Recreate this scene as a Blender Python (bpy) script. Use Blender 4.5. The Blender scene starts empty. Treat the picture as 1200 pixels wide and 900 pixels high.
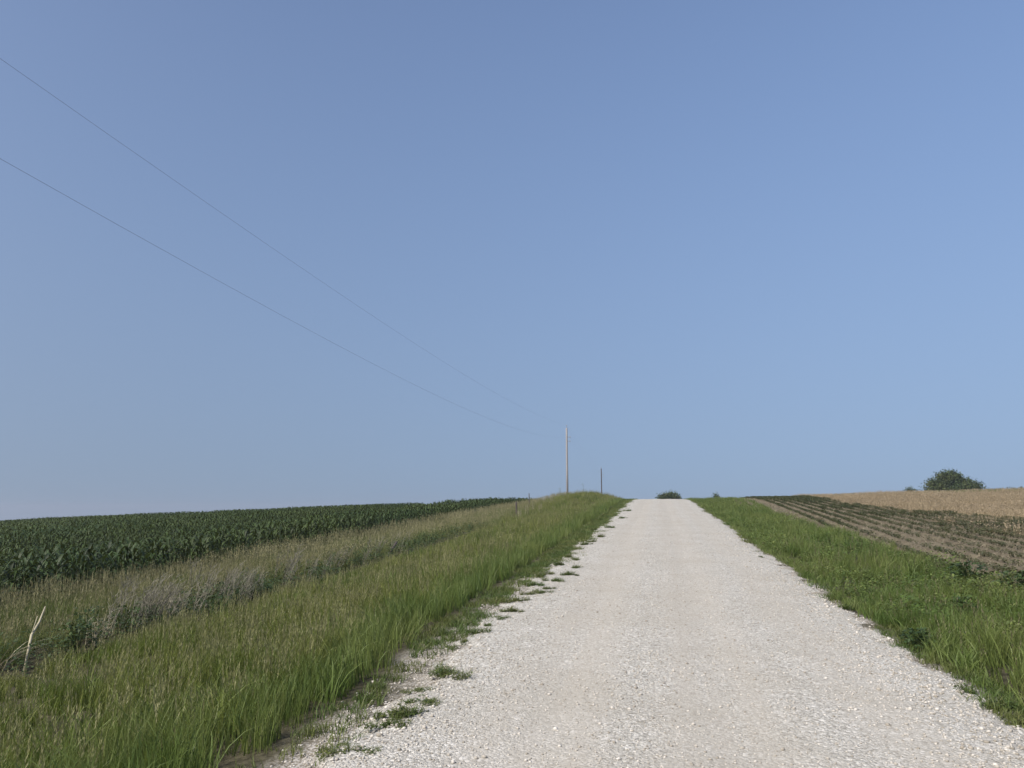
import numpy as np, math
def sstep(a, b, x):
    t = np.clip((np.asarray(x, float) - a) / (b - a), 0, 1)
    return t * t * (3 - 2 * t)
S0, YC, KC = 0.0448, 58.0, 0.00075
def profile(Y, yc=YC):
    Y = np.asarray(Y, float)
    z = S0 * Y
    ye = yc + (S0 + 0.035) / (2 * KC)
    c = np.clip(Y, yc, ye) - yc
    z = np.where(Y > yc, S0 * np.minimum(Y, ye) - KC * c * c, z)
    z = np.where(Y > ye, z - 0.035 * (np.minimum(Y, 260) - ye), z)
    z = np.where(Y < 0, S0 * 60 * (np.exp(np.minimum(Y, 0) / 60) - 1), z)
    return z
LU = [0, 2.55, 3.0, 4.0, 6.5, 9.4, 10.4, 13.0, 14.0]
LZ = [0, 0, -.04, -.22, -.58, -.92, -.86, -.84, -.9]
RU = [0, 2.75, 3.2, 4.2, 5.6, 6.4]
RZ = [0, 0, -.10, -.26, -.12, 0.0]
A_L, A_R = 0.039, 0.018
def terrain(X, Y):
    X = np.asarray(X, float); Y = np.asarray(Y, float)
    u = np.maximum(-X, 0); v = np.maximum(X, 0)
    lat = np.interp(u, LU, LZ) - A_L * np.clip(u - 14, 0, 2600)
    bump = np.exp(-((Y - 88) / 26.0) ** 2) * sstep(3, 7.5, u) * (1 - sstep(9.3, 13.5, u)) * 1.32
    lat = lat + bump
    r = np.interp(v, RU, RZ) + A_R * np.clip(v - 6.4, 0, 14) + 0.008 * np.clip(v - 20.4, 0, 150)
    yc = YC + 20 * sstep(8, 60, v)
    z = np.where(X < 0, profile(Y) + lat, profile(Y, yc) + r)
    return z
CAM = np.array([0, 0, 2.0]); YAW = math.atan(.1876); PITCH = math.atan(150 / 900)
def cam_axes():
    f = np.array([-math.sin(YAW) * math.cos(PITCH), math.cos(YAW) * math.cos(PITCH), math.sin(PITCH)])
    r = np.array([math.cos(YAW), math.sin(YAW), 0])
    return f, r, np.cross(r, f)
def project(x, y, z):
    f, r, u = cam_axes(); p = np.stack([np.asarray(x, float), np.asarray(y, float), np.asarray(z, float)], -1) - CAM
    d = p @ f
    return 600 + 900 * (p @ r) / d, 450 - 900 * (p @ u) / d, d
def ray(px, py):
    f, r, u = cam_axes()
    d = f + r * (px - 600) / 900 + u * (450 - py) / 900
    return d / np.linalg.norm(d)
def hit(px, py, h=0.0, tmax=400):
    """ground point seen at photo pixel (px,py), for a surface h above the terrain"""
    d = ray(px, py); t = np.linspace(2, tmax, 20000)
    q = CAM + d * t[:, None]
    below = q[:, 2] < terrain(q[:, 0], q[:, 1]) + h
    i = np.argmax(below)
    return q[i] if below.any() else None

import bpy, bmesh, random
from mathutils import Vector, Matrix
rng = np.random.default_rng(7)
HAZE = .0004
random.seed(7)
scene = bpy.context.scene
COL = scene.collection

# ------------------------------------------------------------------ helpers
def tag(o, label=None, cat=None, group=None, kind=None):
    if label: o['label'] = label
    if cat: o['category'] = cat
    if group: o['group'] = group
    if kind: o['kind'] = kind
    return o

def _hash(ix, iy, seed):
    h = (ix.astype(np.int64) * 374761393 + iy.astype(np.int64) * 668265263 + seed * 1442695041) & 0x7fffffff
    h = ((h ^ (h >> 13)) * 1274126177) & 0x7fffffff
    return ((h ^ (h >> 16)) & 0xffff) / 65535.0

def vnoise(x, y, seed=0):
    x = np.asarray(x, float); y = np.asarray(y, float)
    ix = np.floor(x); iy = np.floor(y); fx = x - ix; fy = y - iy
    fx = fx * fx * (3 - 2 * fx); fy = fy * fy * (3 - 2 * fy)
    a = _hash(ix, iy, seed); b = _hash(ix + 1, iy, seed); c = _hash(ix, iy + 1, seed); d = _hash(ix + 1, iy + 1, seed)
    return (a * (1 - fx) + b * fx) * (1 - fy) + (c * (1 - fx) + d * fx) * fy

def fbm(x, y, seed=0, n=3):
    s = 0; a = .5; t = 0
    for k in range(n):
        s = s + a * vnoise(x * 2 ** k, y * 2 ** k, seed + k * 17); t += a; a *= .5
    return s / t

class Geo:
    """vertex / face / attribute arrays; faces are quads or triangles stored as quads with -1"""
    def __init__(s):
        s.v = np.zeros((0, 3)); s.f = np.zeros((0, 4), np.int64); s.rnd = np.zeros(0); s.head = np.zeros(0)
    def add(s, v, f, rnd=0.5, head=0.0):
        n = len(s.v); v = np.asarray(v, float).reshape(-1, 3); f = np.asarray(f, np.int64).reshape(-1, 4)
        s.v = np.vstack([s.v, v]); s.f = np.vstack([s.f, np.where(f >= 0, f + n, -1)])
        s.rnd = np.r_[s.rnd, np.broadcast_to(rnd, len(v))]; s.head = np.r_[s.head, np.broadcast_to(head, len(v))]
        return s
    def join(s, o):
        return s.add(o.v, o.f, o.rnd, o.head)

def mesh_from(name, v, f, attrs=None, mat=None, smooth=False):
    me = bpy.data.meshes.new(name)
    v = np.ascontiguousarray(v, np.float32); f = np.asarray(f, np.int64)
    cnt = (f >= 0).sum(1) if len(f) else np.zeros(0, int)
    me.vertices.add(len(v)); me.vertices.foreach_set('co', v.ravel())
    li = f.ravel(); li = li[li >= 0]
    me.loops.add(len(li)); me.loops.foreach_set('vertex_index', li.astype(np.int32))
    st = np.r_[0, np.cumsum(cnt)[:-1]] if len(cnt) else cnt
    me.polygons.add(len(f)); me.polygons.foreach_set('loop_start', st.astype(np.int32))
    me.polygons.foreach_set('loop_total', cnt.astype(np.int32))
    if smooth: me.polygons.foreach_set('use_smooth', np.ones(len(f), bool))
    for k, a in (attrs or {}).items():
        at = me.attributes.new(k, 'FLOAT', 'POINT'); at.data.foreach_set('value', np.ascontiguousarray(a, np.float32))
    me.update(calc_edges=True)
    if mat: me.materials.append(mat)
    return me

def link(name, me, parent=None, loc=(0, 0, 0), rot=(0, 0, 0), scl=1.0):
    o = bpy.data.objects.new(name, me); COL.objects.link(o)
    o.location = loc; o.rotation_euler = rot
    if scl != 1.0: o.scale = (scl,) * 3
    if parent: o.parent = parent
    return o

def geo_obj(name, g, mat, parent=None, loc=(0, 0, 0), rot=(0, 0, 0), smooth=False):
    return link(name, mesh_from(name, g.v, g.f, {'rnd': g.rnd, 'head': g.head}, mat, smooth), parent, loc, rot)

def scatter(protos, P, rot, scl, tilt=None, idx=None, r=None):
    """merge copies of proto Geo lists placed at P (n,3) into one Geo"""
    n = len(P)
    idx = rng.integers(0, len(protos), n) if idx is None else idx
    r = rng.random(n) if r is None else r
    V = []; F = []; R = []; H = []; off = 0
    for k, g in enumerate(protos):
        m = np.where(idx == k)[0]
        if not len(m): continue
        c = np.cos(rot[m])[:, None]; s_ = np.sin(rot[m])[:, None]; sc = scl[m]
        sx = sc[:, None] if sc.ndim == 1 else sc[:, :1]; sz = sc[:, None] if sc.ndim == 1 else sc[:, 1:2]
        x = g.v[None, :, 0] * sx; y = g.v[None, :, 1] * sx; z = g.v[None, :, 2] * sz
        X = x * c - y * s_; Y = x * s_ + y * c
        if tilt is not None:
            X = X + z * tilt[m, 0][:, None]; Y = Y + z * tilt[m, 1][:, None]
        v = np.stack([X + P[m, 0][:, None], Y + P[m, 1][:, None], z + P[m, 2][:, None]], -1)
        nv = len(g.v)
        f = np.where(g.f[None] >= 0, g.f[None] + (np.arange(len(m)) * nv)[:, None, None] + off, -1)
        V.append(v.reshape(-1, 3)); F.append(f.reshape(-1, 4)); off += nv * len(m)
        R.append(((g.rnd[None] * .5 + r[m][:, None] * .5)).ravel()); H.append(np.broadcast_to(g.head, (len(m), nv)).ravel())
    o = Geo()
    if V:
        o.v = np.vstack(V); o.f = np.vstack(F); o.rnd = np.concatenate(R); o.head = np.concatenate(H)
    return o

def blades(n, rad, h, hv, w, lean, seg=3, bend=.5, r2=None, az=None, head=0.0, flat=None):
    """n grass blades as tapering strips"""
    r = rad * np.sqrt(r2.random(n)); a = r2.random(n) * 2 * np.pi
    bx = r * np.cos(a); by = r * np.sin(a)
    d = r2.random(n) * 2 * np.pi if az is None else az + r2.normal(0, .6, n)
    H = h * (1 + hv * r2.uniform(-1, 1, n)); L = lean * H * r2.uniform(.3, 1.3, n)
    sa = d + np.pi / 2 + r2.normal(0, .9, n)
    t = np.linspace(0, 1, seg + 1)
    cz = H[:, None] * (t - bend * .35 * t ** 3)[None]
    cx = bx[:, None] + (L * np.cos(d))[:, None] * (t ** 1.9)[None]
    cy = by[:, None] + (L * np.sin(d))[:, None] * (t ** 1.9)[None]
    ww = (w * r2.uniform(.6, 1.3, n))[:, None] * np.clip(1 - t ** 1.6 * .97, .03, 1)[None] * .5
    ox = np.cos(sa)[:, None] * ww; oy = np.sin(sa)[:, None] * ww
    v = np.stack([np.stack([cx - ox, cy - oy, cz], -1), np.stack([cx + ox, cy + oy, cz], -1)], 2)   # n, seg+1, 2, 3
    base = (np.arange(n) * (seg + 1) * 2)[:, None] + (np.arange(seg) * 2)[None]
    f = np.stack([base, base + 1, base + 3, base + 2], -1)
    g = Geo(); g.add(v.reshape(-1, 3), f.reshape(-1, 4), np.repeat(r2.random(n), (seg + 1) * 2), head)
    return g, np.stack([cx[:, -1], cy[:, -1], cz[:, -1]], -1)

def panicle(tip, r2, ln=.12, sp=.016, k=9, wid=.006):
    g = Geo(); V = []; F = []
    t = np.linspace(0, 1, k)
    for i in range(k):
        p = tip + np.array([0, 0, -ln * (1 - t[i]) + .01]); a = r2.random() * 6.28; e = sp * (1.15 - t[i]) * 1.5
        q = p + np.array([math.cos(a) * e, math.sin(a) * e, ln * .30])
        s = np.array([-math.sin(a), math.cos(a), .2]) * wid
        m = (p + q) / 2
        V += [p, m - s, q, m + s]; F.append([4 * i, 4 * i + 1, 4 * i + 2, 4 * i + 3])
    return g.add(V, F, r2.random(), 1.0)

def grass_proto(seed, n, rad, h, hv, w, lean, seg=3, heads=0, hh=0, bend=.5, k=8, sp=.016, wid=.006, stem=.003, ln=.12):
    r2 = np.random.default_rng(seed)
    g, _ = blades(n, rad, h, hv, w, lean, seg, bend, r2)
    if heads:
        s, tips = blades(heads, rad, hh, .18, stem, .16, 2, .1, r2, head=.6)
        g.join(s)
        for t in tips: g.join(panicle(t, r2, ln, sp, k, wid))
    return g

def tube(path, radii, n=6, cap=True):
    path = np.asarray(path, float); g = Geo(); V = []
    for i, p in enumerate(path):
        d = path[min(i + 1, len(path) - 1)] - path[max(i - 1, 0)]; d = d / (np.linalg.norm(d) + 1e-9)
        a = np.array([1, 0, 0]) if abs(d[0]) < .8 else np.array([0, 1, 0])
        u = np.cross(d, a); u /= np.linalg.norm(u); w = np.cross(d, u)
        for k in range(n):
            t = 2 * math.pi * k / n
            V.append(p + radii[i] * (math.cos(t) * u + math.sin(t) * w))
    F = [[i * n + k, i * n + (k + 1) % n, (i + 1) * n + (k + 1) % n, (i + 1) * n + k] for i in range(len(path) - 1) for k in range(n)]
    if cap:
        m = len(V); V += [path[0], path[-1]]
        F += [[m, (k + 1) % n, k, -1] for k in range(n)] + [[m + 1, (len(path) - 1) * n + k, (len(path) - 1) * n + (k + 1) % n, -1] for k in range(n)]
    return g.add(V, F)

# ------------------------------------------------------------------ materials
def nodes_of(m):
    m.use_nodes = True; nt = m.node_tree; nt.nodes.clear(); return nt, nt.nodes, nt.links

def N(nt, t, **kw):
    n = nt.nodes.new(t)
    for k, v in kw.items(): setattr(n, k, v)
    return n

def mixc(nt, fac, a, b, bt='MIX'):
    n = N(nt, 'ShaderNodeMix', data_type='RGBA', blend_type=bt)
    for s, x in ((n.inputs[0], fac), (n.inputs[6], a), (n.inputs[7], b)):
        if isinstance(x, bpy.types.NodeSocket): nt.links.new(x, s)
        elif isinstance(x, (int, float)): s.default_value = x
        else: s.default_value = (*x, 1)
    return n.outputs[2]

def mth(nt, op, a, b=0.0, clamp=False):
    n = N(nt, 'ShaderNodeMath', operation=op, use_clamp=clamp)
    for s, x in ((n.inputs[0], a), (n.inputs[1], b)):
        if isinstance(x, bpy.types.NodeSocket): nt.links.new(x, s)
        else: s.default_value = x
    return n.outputs[0]

def noise(nt, vec, scale, detail=2.0, rough=.5):
    n = N(nt, 'ShaderNodeTexNoise'); n.inputs['Scale'].default_value = scale; n.inputs['Detail'].default_value = detail
    n.inputs['Roughness'].default_value = rough
    nt.links.new(vec, n.inputs['Vector']); return n.outputs['Fac']

def maprange(nt, x, a, b, c=0.0, d=1.0, smooth=True):
    n = N(nt, 'ShaderNodeMapRange'); n.interpolation_type = 'SMOOTHSTEP' if smooth else 'LINEAR'
    nt.links.new(x, n.inputs[0])
    for i, v in zip((1, 2, 3, 4), (a, b, c, d)): n.inputs[i].default_value = v
    return n.outputs[0]

def leaf_mat(name, a, b, headc=None, tips=None, freq=.35, thr=(.38, .62), transl=.28, rough=.55, var=.35, stretch=None):
    m = bpy.data.materials.new(name); nt, nd, lk = nodes_of(m)
    pos = N(nt, 'ShaderNodeNewGeometry').outputs['Position']
    if stretch:
        mp = N(nt, 'ShaderNodeMapping'); mp.inputs['Scale'].default_value = stretch; lk.new(pos, mp.inputs['Vector']); pos = mp.outputs[0]
    nz = maprange(nt, noise(nt, pos, freq, 3.0), *thr)
    c = mixc(nt, nz, a, b)
    rn = N(nt, 'ShaderNodeAttribute', attribute_name='rnd').outputs['Fac']
    if tips is not None:      # some blades already dry
        c = mixc(nt, mth(nt, 'MULTIPLY', maprange(nt, rn, .66, .78), .6), c, tips)
    if headc is not None:
        hd = N(nt, 'ShaderNodeAttribute', attribute_name='head').outputs['Fac']
        c = mixc(nt, hd, c, headc)
    hs = N(nt, 'ShaderNodeHueSaturation'); lk.new(c, hs.inputs['Color'])
    lk.new(maprange(nt, rn, 0, 1, 1 - var, 1 + var, False), hs.inputs['Value'])
    p = N(nt, 'ShaderNodeBsdfPrincipled'); p.inputs['Roughness'].default_value = rough; p.inputs['Specular IOR Level'].default_value = .35
    lk.new(hs.outputs[0], p.inputs['Base Color'])
    t = N(nt, 'ShaderNodeBsdfTranslucent'); lk.new(mixc(nt, .4, hs.outputs[0], (.14, .16, .03)), t.inputs['Color'])
    mx = N(nt, 'ShaderNodeMixShader'); mx.inputs[0].default_value = transl
    lk.new(p.outputs[0], mx.inputs[1]); lk.new(t.outputs[0], mx.inputs[2])
    o = N(nt, 'ShaderNodeOutputMaterial'); lk.new(mx.outputs[0], o.inputs[0])
    return m

def rough_mat(name, a, b, scale=8, rough=.85, bump=.3, stretch=(1, 1, 1), metal=0.0):
    m = bpy.data.materials.new(name); nt, nd, lk = nodes_of(m)
    tc = N(nt, 'ShaderNodeTexCoord'); mp = N(nt, 'ShaderNodeMapping'); mp.inputs['Scale'].default_value = stretch
    lk.new(tc.outputs['Object'], mp.inputs['Vector'])
    nz = noise(nt, mp.outputs[0], scale, 5.0, .6)
    p = N(nt, 'ShaderNodeBsdfPrincipled'); p.inputs['Roughness'].default_value = rough; p.inputs['Metallic'].default_value = metal
    lk.new(mixc(nt, maprange(nt, nz, .35, .65), a, b), p.inputs['Base Color'])
    bp = N(nt, 'ShaderNodeBump'); bp.inputs['Strength'].default_value = bump; bp.inputs['Distance'].default_value = .01
    lk.new(nz, bp.inputs['Height']); lk.new(bp.outputs[0], p.inputs['Normal'])
    o = N(nt, 'ShaderNodeOutputMaterial'); lk.new(p.outputs[0], o.inputs[0])
    return m

M = {}
M['brome'] = leaf_mat('brome', (.125, .180, .030), (.198, .222, .050), headc=(.255, .245, .110), tips=(.20, .185, .07), freq=.5, var=.5, transl=.36)
M['lush'] = leaf_mat('lush', (.098, .158, .030), (.172, .215, .054), headc=(.17, .16, .075), tips=(.15, .155, .055), freq=.7, thr=(.35, .65), transl=.34)
M['dry'] = leaf_mat('dry', (.135, .185, .042), (.215, .225, .072), headc=(.28, .255, .13), tips=(.06, .08, .022), freq=.3)
M['straw'] = leaf_mat('straw', (.37, .295, .18), (.255, .20, .128), headc=(.37, .295, .19), tips=(.25, .205, .115), stretch=(.10, .45, .3), freq=1.0, thr=(.44, .56), transl=.3, var=.3)
M['residue'] = leaf_mat('residue', (.29, .25, .165), (.20, .17, .11), freq=.6, transl=.1, var=.45)
M['low'] = leaf_mat('low', (.080, .130, .024), (.125, .150, .036), headc=(.2, .17, .08), tips=(.14, .13, .055), freq=1.5)
M['corn'] = leaf_mat('corn', (.030, .053, .013), (.050, .073, .018), headc=(.06, .08, .03), freq=.12, transl=.16, rough=.6, var=.5)
M['bean'] = leaf_mat('bean', (.060, .076, .028), (.092, .10, .042), freq=.4, transl=.2, rough=.5)
M['deadweed'] = leaf_mat('deadweed', (.185, .175, .13), (.285, .265, .20), freq=2, transl=.05, rough=.9, var=.4)
M['palestalk'] = leaf_mat('palestalk', (.46, .41, .28), (.38, .335, .23), freq=3, transl=.05, rough=.8, var=.2)
M['weed'] = leaf_mat('weed', (.036, .066, .018), (.058, .09, .026), freq=2, transl=.2)
M['treeleaf'] = leaf_mat('treeleaf', (.042, .068, .022), (.082, .104, .036), freq=.5, transl=.2, rough=.6, var=.5)
M['bark'] = rough_mat('bark', (.10, .08, .06), (.17, .14, .11), 6)
M['pale_pole'] = rough_mat('pale_pole', (.33, .31, .29), (.27, .26, .25), 3, .8, .2, (1, 1, .08))
M['dark_pole'] = rough_mat('dark_pole', (.085, .07, .06), (.05, .042, .038), 3, .85, .2, (1, 1, .08))
M['post'] = rough_mat('post', (.06, .05, .04), (.11, .09, .075), 5, .9, .4, (1, 1, .15))
M['steel'] = rough_mat('steel', (.22, .22, .23), (.3, .3, .31), 20, .5, .05, metal=.8)
M['porcelain'] = rough_mat('porcelain', (.30, .31, .33), (.26, .27, .29), 10, .3, .02)
M['cable'] = rough_mat('cable', (.20, .205, .215), (.16, .165, .175), 5, .6, .05)

def gravel_mat():
    m = bpy.data.materials.new('crushed_limestone'); nt, nd, lk = nodes_of(m)
    pos = N(nt, 'ShaderNodeNewGeometry').outputs['Position']
    def vor(scale, feat='F1'):
        v = N(nt, 'ShaderNodeTexVoronoi', feature=feat); v.inputs['Scale'].default_value = scale; lk.new(pos, v.inputs['Vector']); return v
    v1 = vor(38); v2 = vor(75); v3 = vor(17)
    def ramp(sock, stops):
        r = N(nt, 'ShaderNodeValToRGB'); lk.new(sock, r.inputs[0]); e = r.color_ramp.elements
        e[0].position, e[0].color = stops[0][0], (*stops[0][1], 1); e[1].position, e[1].color = stops[-1][0], (*stops[-1][1], 1)
        for p_, c_ in stops[1:-1]:
            x = e.new(p_); x.color = (*c_, 1)
        return r.outputs[0]
    st = [(0, (.235, .222, .190)), (.3, (.375, .358, .312)), (.7, (.465, .446, .395)), (1, (.69, .668, .61))]
    sep1 = N(nt, 'ShaderNodeSeparateColor'); lk.new(v1.outputs['Color'], sep1.inputs[0])
    sep2 = N(nt, 'ShaderNodeSeparateColor'); lk.new(v2.outputs['Color'], sep2.inputs[0])
    fine = ramp(sep2.outputs[0], st); coarse = ramp(sep1.outputs[0], st)
    big = noise(nt, pos, .9, 4.0, .6); pick = maprange(nt, noise(nt, pos, 9.0, 2.0), .42, .58)
    c = mixc(nt, pick, fine, coarse)
    # packed wheel tracks: finer and a little pinker, with lengthwise streaks
    sx = N(nt, 'ShaderNodeSeparateXYZ'); lk.new(pos, sx.inputs[0])
    wob = mth(nt, 'ADD', sx.outputs[0], mth(nt, 'MULTIPLY', mth(nt, 'SUBTRACT', noise(nt, pos, .12, 2.0), .5), .9))
    def band(x0, w):
        return maprange(nt, mth(nt, 'ABSOLUTE', mth(nt, 'SUBTRACT', wob, x0)), w * .35, w, 1.0, 0.0)
    tr = mth(nt, 'MAXIMUM', mth(nt, 'MAXIMUM', band(-.95, .75), band(.55, .8)), mth(nt, 'MULTIPLY', band(1.75, .5), .7))
    mp = N(nt, 'ShaderNodeMapping'); mp.inputs['Scale'].default_value = (5, .25, 1); lk.new(pos, mp.inputs['Vector'])
    streak = noise(nt, mp.outputs[0], 1.0, 3.0)
    tr = mth(nt, 'MULTIPLY', tr, maprange(nt, streak, .3, .6, .45, 1.0))
    c = mixc(nt, mth(nt, 'MULTIPLY', tr, .62), c, (.375, .345, .29))
    c = mixc(nt, mth(nt, 'MULTIPLY', maprange(nt, big, .35, .7), .35), c, (.335, .305, .245))
    dirt = maprange(nt, noise(nt, pos, 2.6, 4.0, .7), .60, .75)
    edge = maprange(nt, mth(nt, 'ABSOLUTE', mth(nt, 'SUBTRACT', wob, .2)), 1.9, 2.75)
    c = mixc(nt, mth(nt, 'MULTIPLY', mth(nt, 'MULTIPLY', dirt, edge), .7), c, (.21, .18, .13))
    p = N(nt, 'ShaderNodeBsdfPrincipled'); p.inputs['Roughness'].default_value = .95; p.inputs['Specular IOR Level'].default_value = .2
    lk.new(c, p.inputs['Base Color'])
    hgt = mth(nt, 'ADD', mth(nt, 'MULTIPLY', v1.outputs['Distance'], -1.0), mth(nt, 'MULTIPLY', v2.outputs['Distance'], -.6))
    hgt = mth(nt, 'ADD', hgt, mth(nt, 'MULTIPLY', sep1.outputs[1], .6))
    bp = N(nt, 'ShaderNodeBump'); bp.inputs['Distance'].default_value = .016
    lk.new(maprange(nt, tr, 0, 1, .7, .35, False), bp.inputs['Strength']); lk.new(hgt, bp.inputs['Height']); lk.new(bp.outputs[0], p.inputs['Normal'])
    o = N(nt, 'ShaderNodeOutputMaterial'); lk.new(p.outputs[0], o.inputs[0])
    return m

def ground_mat():
    m = bpy.data.materials.new('earth'); nt, nd, lk = nodes_of(m)
    pos = N(nt, 'ShaderNodeNewGeometry').outputs['Position']
    at = lambda n: N(nt, 'ShaderNodeAttribute', attribute_name=n).outputs['Fac']
    n1 = noise(nt, pos, 1.3, 5.0, .65); n2 = noise(nt, pos, 14.0, 4.0, .7); n3 = noise(nt, pos, .25, 3.0)
    thatch = mixc(nt, maprange(nt, n2, .35, .65), (.040, .036, .020), (.092, .083, .050))
    soil = mixc(nt, maprange(nt, n2, .3, .7), (.092, .076, .050), (.155, .128, .086))
    soil = mixc(nt, maprange(nt, n1, .4, .7), soil, (.175, .15, .10))
    tan = mixc(nt, maprange(nt, n3, .3, .7), (.31, .245, .155), (.225, .175, .115))
    grav = mixc(nt, maprange(nt, noise(nt, pos, 40.0, 2.0), .4, .6), (.20, .175, .13), (.48, .45, .40))
    corn = mixc(nt, n2, (.07, .055, .04), (.11, .09, .065))
    c = mixc(nt, at('soil'), thatch, soil); c = mixc(nt, at('tan'), c, tan); c = mixc(nt, at('cornsoil'), c, corn)
    c = mixc(nt, mth(nt, 'MULTIPLY', at('spill'), maprange(nt, n1, .3, .55)), c, grav)
    p = N(nt, 'ShaderNodeBsdfPrincipled'); p.inputs['Roughness'].default_value = .95; p.inputs['Specular IOR Level'].default_value = .15
    lk.new(c, p.inputs['Base Color'])
    bp = N(nt, 'ShaderNodeBump'); bp.inputs['Distance'].default_value = .04; bp.inputs['Strength'].default_value = .7
    lk.new(n2, bp.inputs['Height']); lk.new(bp.outputs[0], p.inputs['Normal'])
    o = N(nt, 'ShaderNodeOutputMaterial'); lk.new(p.outputs[0], o.inputs[0])
    return m

# ------------------------------------------------------------------ ground and road
def grid_mesh(xs, ys, zf):
    X, Y = np.meshgrid(xs, ys); Z = zf(X, Y); nx = len(xs); ny = len(ys)
    v = np.stack([X, Y, Z], -1).reshape(-1, 3)
    i = (np.arange(ny - 1)[:, None] * nx + np.arange(nx - 1)[None]).ravel()
    return v, np.stack([i, i + 1, i + nx + 1, i + nx], -1)

def row_x(k, Y):            # planted rows on the right drift away from the road uphill
    return 6.25 + .62 * k + .07 * (np.asarray(Y, float) - 30) - .0004 * (np.asarray(Y, float) - 30) ** 2 * np.sign(np.asarray(Y, float) - 30)
def tan_edge(Y):            # where the planted strip ends and the dry grass hill begins
    Y = np.asarray(Y, float)
    return np.interp(Y, [0, 20, 30, 36, 42, 52, 70, 80, 100], [19, 17.5, 15.6, 13.9, 12.4, 11.9, 12.9, 13.6, 15.5])
FIELD_X = 6.0

def gz(X, Y):
    z = terrain(X, Y) + .05 * (fbm(np.asarray(X) * .5, np.asarray(Y) * .5, 3) - .5) * (np.abs(X) > 2.3)
    X = np.asarray(X, float); Y = np.asarray(Y, float)
    infield = (X > FIELD_X) & (X < tan_edge(Y)) & (Y > 0) & (Y < 110)
    k = (X - row_x(0, Y)) / .62
    return z + np.where(infield, .065 * np.cos(2 * np.pi * k), 0)

xs = np.concatenate([-np.geomspace(1500, 140, 12), np.arange(-135, -20, 3.0), np.arange(-20, -3.6, .4), np.arange(-3.6, 3.6, .12),
                     np.arange(3.6, 6, .3), np.arange(6, 17, .13), np.arange(17.2, 60, 1.5), np.geomspace(62, 1500, 16)])
ys = np.concatenate([-np.geomspace(600, 12, 10), np.arange(-10, 4, .8), np.arange(4, 30, .2), np.arange(30, 100, .5), np.arange(100, 200, 4), np.geomspace(205, 1500, 14)])
v, f = grid_mesh(xs, ys, gz)
X, Y = v[:, 0], v[:, 1]
nz = (fbm(X * .8, Y * .8, 5) - .5)
te = tan_edge(Y) + nz * 2.5
att = {'soil': sstep(5.7, 6.4, X + nz) , 'tan': sstep(-.4, .5, X - te), 'cornsoil': sstep(13.1, 13.6, -X), 'spill': 1 - sstep(np.where(X > 0, 2.75, 2.55), np.where(X > 0, 3.2, 3.0), np.abs(X) + nz * .8)}
att['tan'] = np.maximum(att['tan'], sstep(118, 126, Y) * (X > 6))
ground = link('ground', mesh_from('ground', v, f, att, ground_mat(), True)); tag(ground, kind='structure')

def road_z(X, Y):
    X = np.asarray(X, float); Y = np.asarray(Y, float)
    crown = .05 * (1 - ((X - .15) / 2.6) ** 2) + .03
    rut = -.018 * (np.exp(-((X + .95) / .3) ** 2) + np.exp(-((X - .55) / .3) ** 2)) + .012 * (fbm(X * 2, Y * 2, 9) - .5)
    eL = -2.36 + .55 * (fbm(Y * .9, Y * 0 + 2.5, 21) - .5) + .5 * (fbm(X * 4, Y * 4, 23) - .5)
    eR = 2.66 + .45 * (fbm(Y * .9, Y * 0 + 7.5, 31) - .5) + .45 * (fbm(X * 4, Y * 4, 33) - .5)
    out = np.maximum(eL - X, X - eR)
    return profile(Y) + np.maximum(crown, .03) + rut - .16 * sstep(-.15, .42, out) - .35 * sstep(.30, .55, out) - .4 * sstep(2.95, 3.15, np.abs(X))
M['gravel'] = gravel_mat()
v, f = grid_mesh(np.arange(-3.3, 3.5, .06), np.concatenate([np.arange(-12, 4, 1.0), np.arange(4, 20, .07), np.arange(20, 45, .16), np.arange(45, 100, .5), np.arange(100, 262, 3)]), road_z)
road = link('road', mesh_from('road', v, f, None, M['gravel'], True)); tag(road, kind='structure')

# loose stones
def stone_proto(seed):
    r2 = np.random.default_rng(seed); bm = bmesh.new(); bmesh.ops.create_icosphere(bm, subdivisions=1, radius=1)
    for x in bm.verts: x.co *= r2.uniform(.7, 1.15)
    v = np.array([tuple(x.co) for x in bm.verts]) * np.array([1, r2.uniform(.65, .95), r2.uniform(.45, .75)])
    f = np.array([[x.index for x in q.verts] + [-1] for q in bm.faces]); bm.free()
    return Geo().add(v, f, .5)
stones = [stone_proto(100 + i) for i in range(7)]
def area_pts(x0, x1, y0, y1, dens):
    n = rng.poisson((x1 - x0) * (y1 - y0) * dens)
    return rng.uniform(x0, x1, n), rng.uniform(y0, y1, n)
px_, py_ = [], []
for y0, y1, dn in ((4.5, 9, 520), (9, 16, 300), (16, 28, 140), (28, 45, 45)):
    a, b = area_pts(-3.0, 3.3, y0, y1, dn)
    keep = .35 + .65 * sstep(1.0, 2.3, np.abs(a - .15)) + .4 * np.exp(-((a + .2) / .25) ** 2)
    keep *= 1 - sstep(2.4, 2.95, np.abs(a)); keep *= .5 + fbm(a * 1.5, b * .8, 41)
    m = rng.random(len(a)) < keep
    px_.append(a[m]); py_.append(b[m])
px_ = np.concatenate(px_); py_ = np.concatenate(py_)
sz = np.clip(rng.lognormal(math.log(.0075), .38, len(px_)), .004, .024) * (1 + .35 * sstep(1.5, 2.5, np.abs(px_)))
zz = np.maximum(road_z(px_, py_), gz(px_, py_)) + sz * .25
gstone = scatter(stones, np.stack([px_, py_, zz], -1), rng.random(len(px_)) * 6.28, sz, r=rng.random(len(px_)))
sm = bpy.data.materials.new('loose_stone'); nt, nd, lk = nodes_of(sm)
rn = N(nt, 'ShaderNodeAttribute', attribute_name='rnd').outputs['Fac']
rr = N(nt, 'ShaderNodeValToRGB'); lk.new(rn, rr.inputs[0]); e = rr.color_ramp.elements
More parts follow.
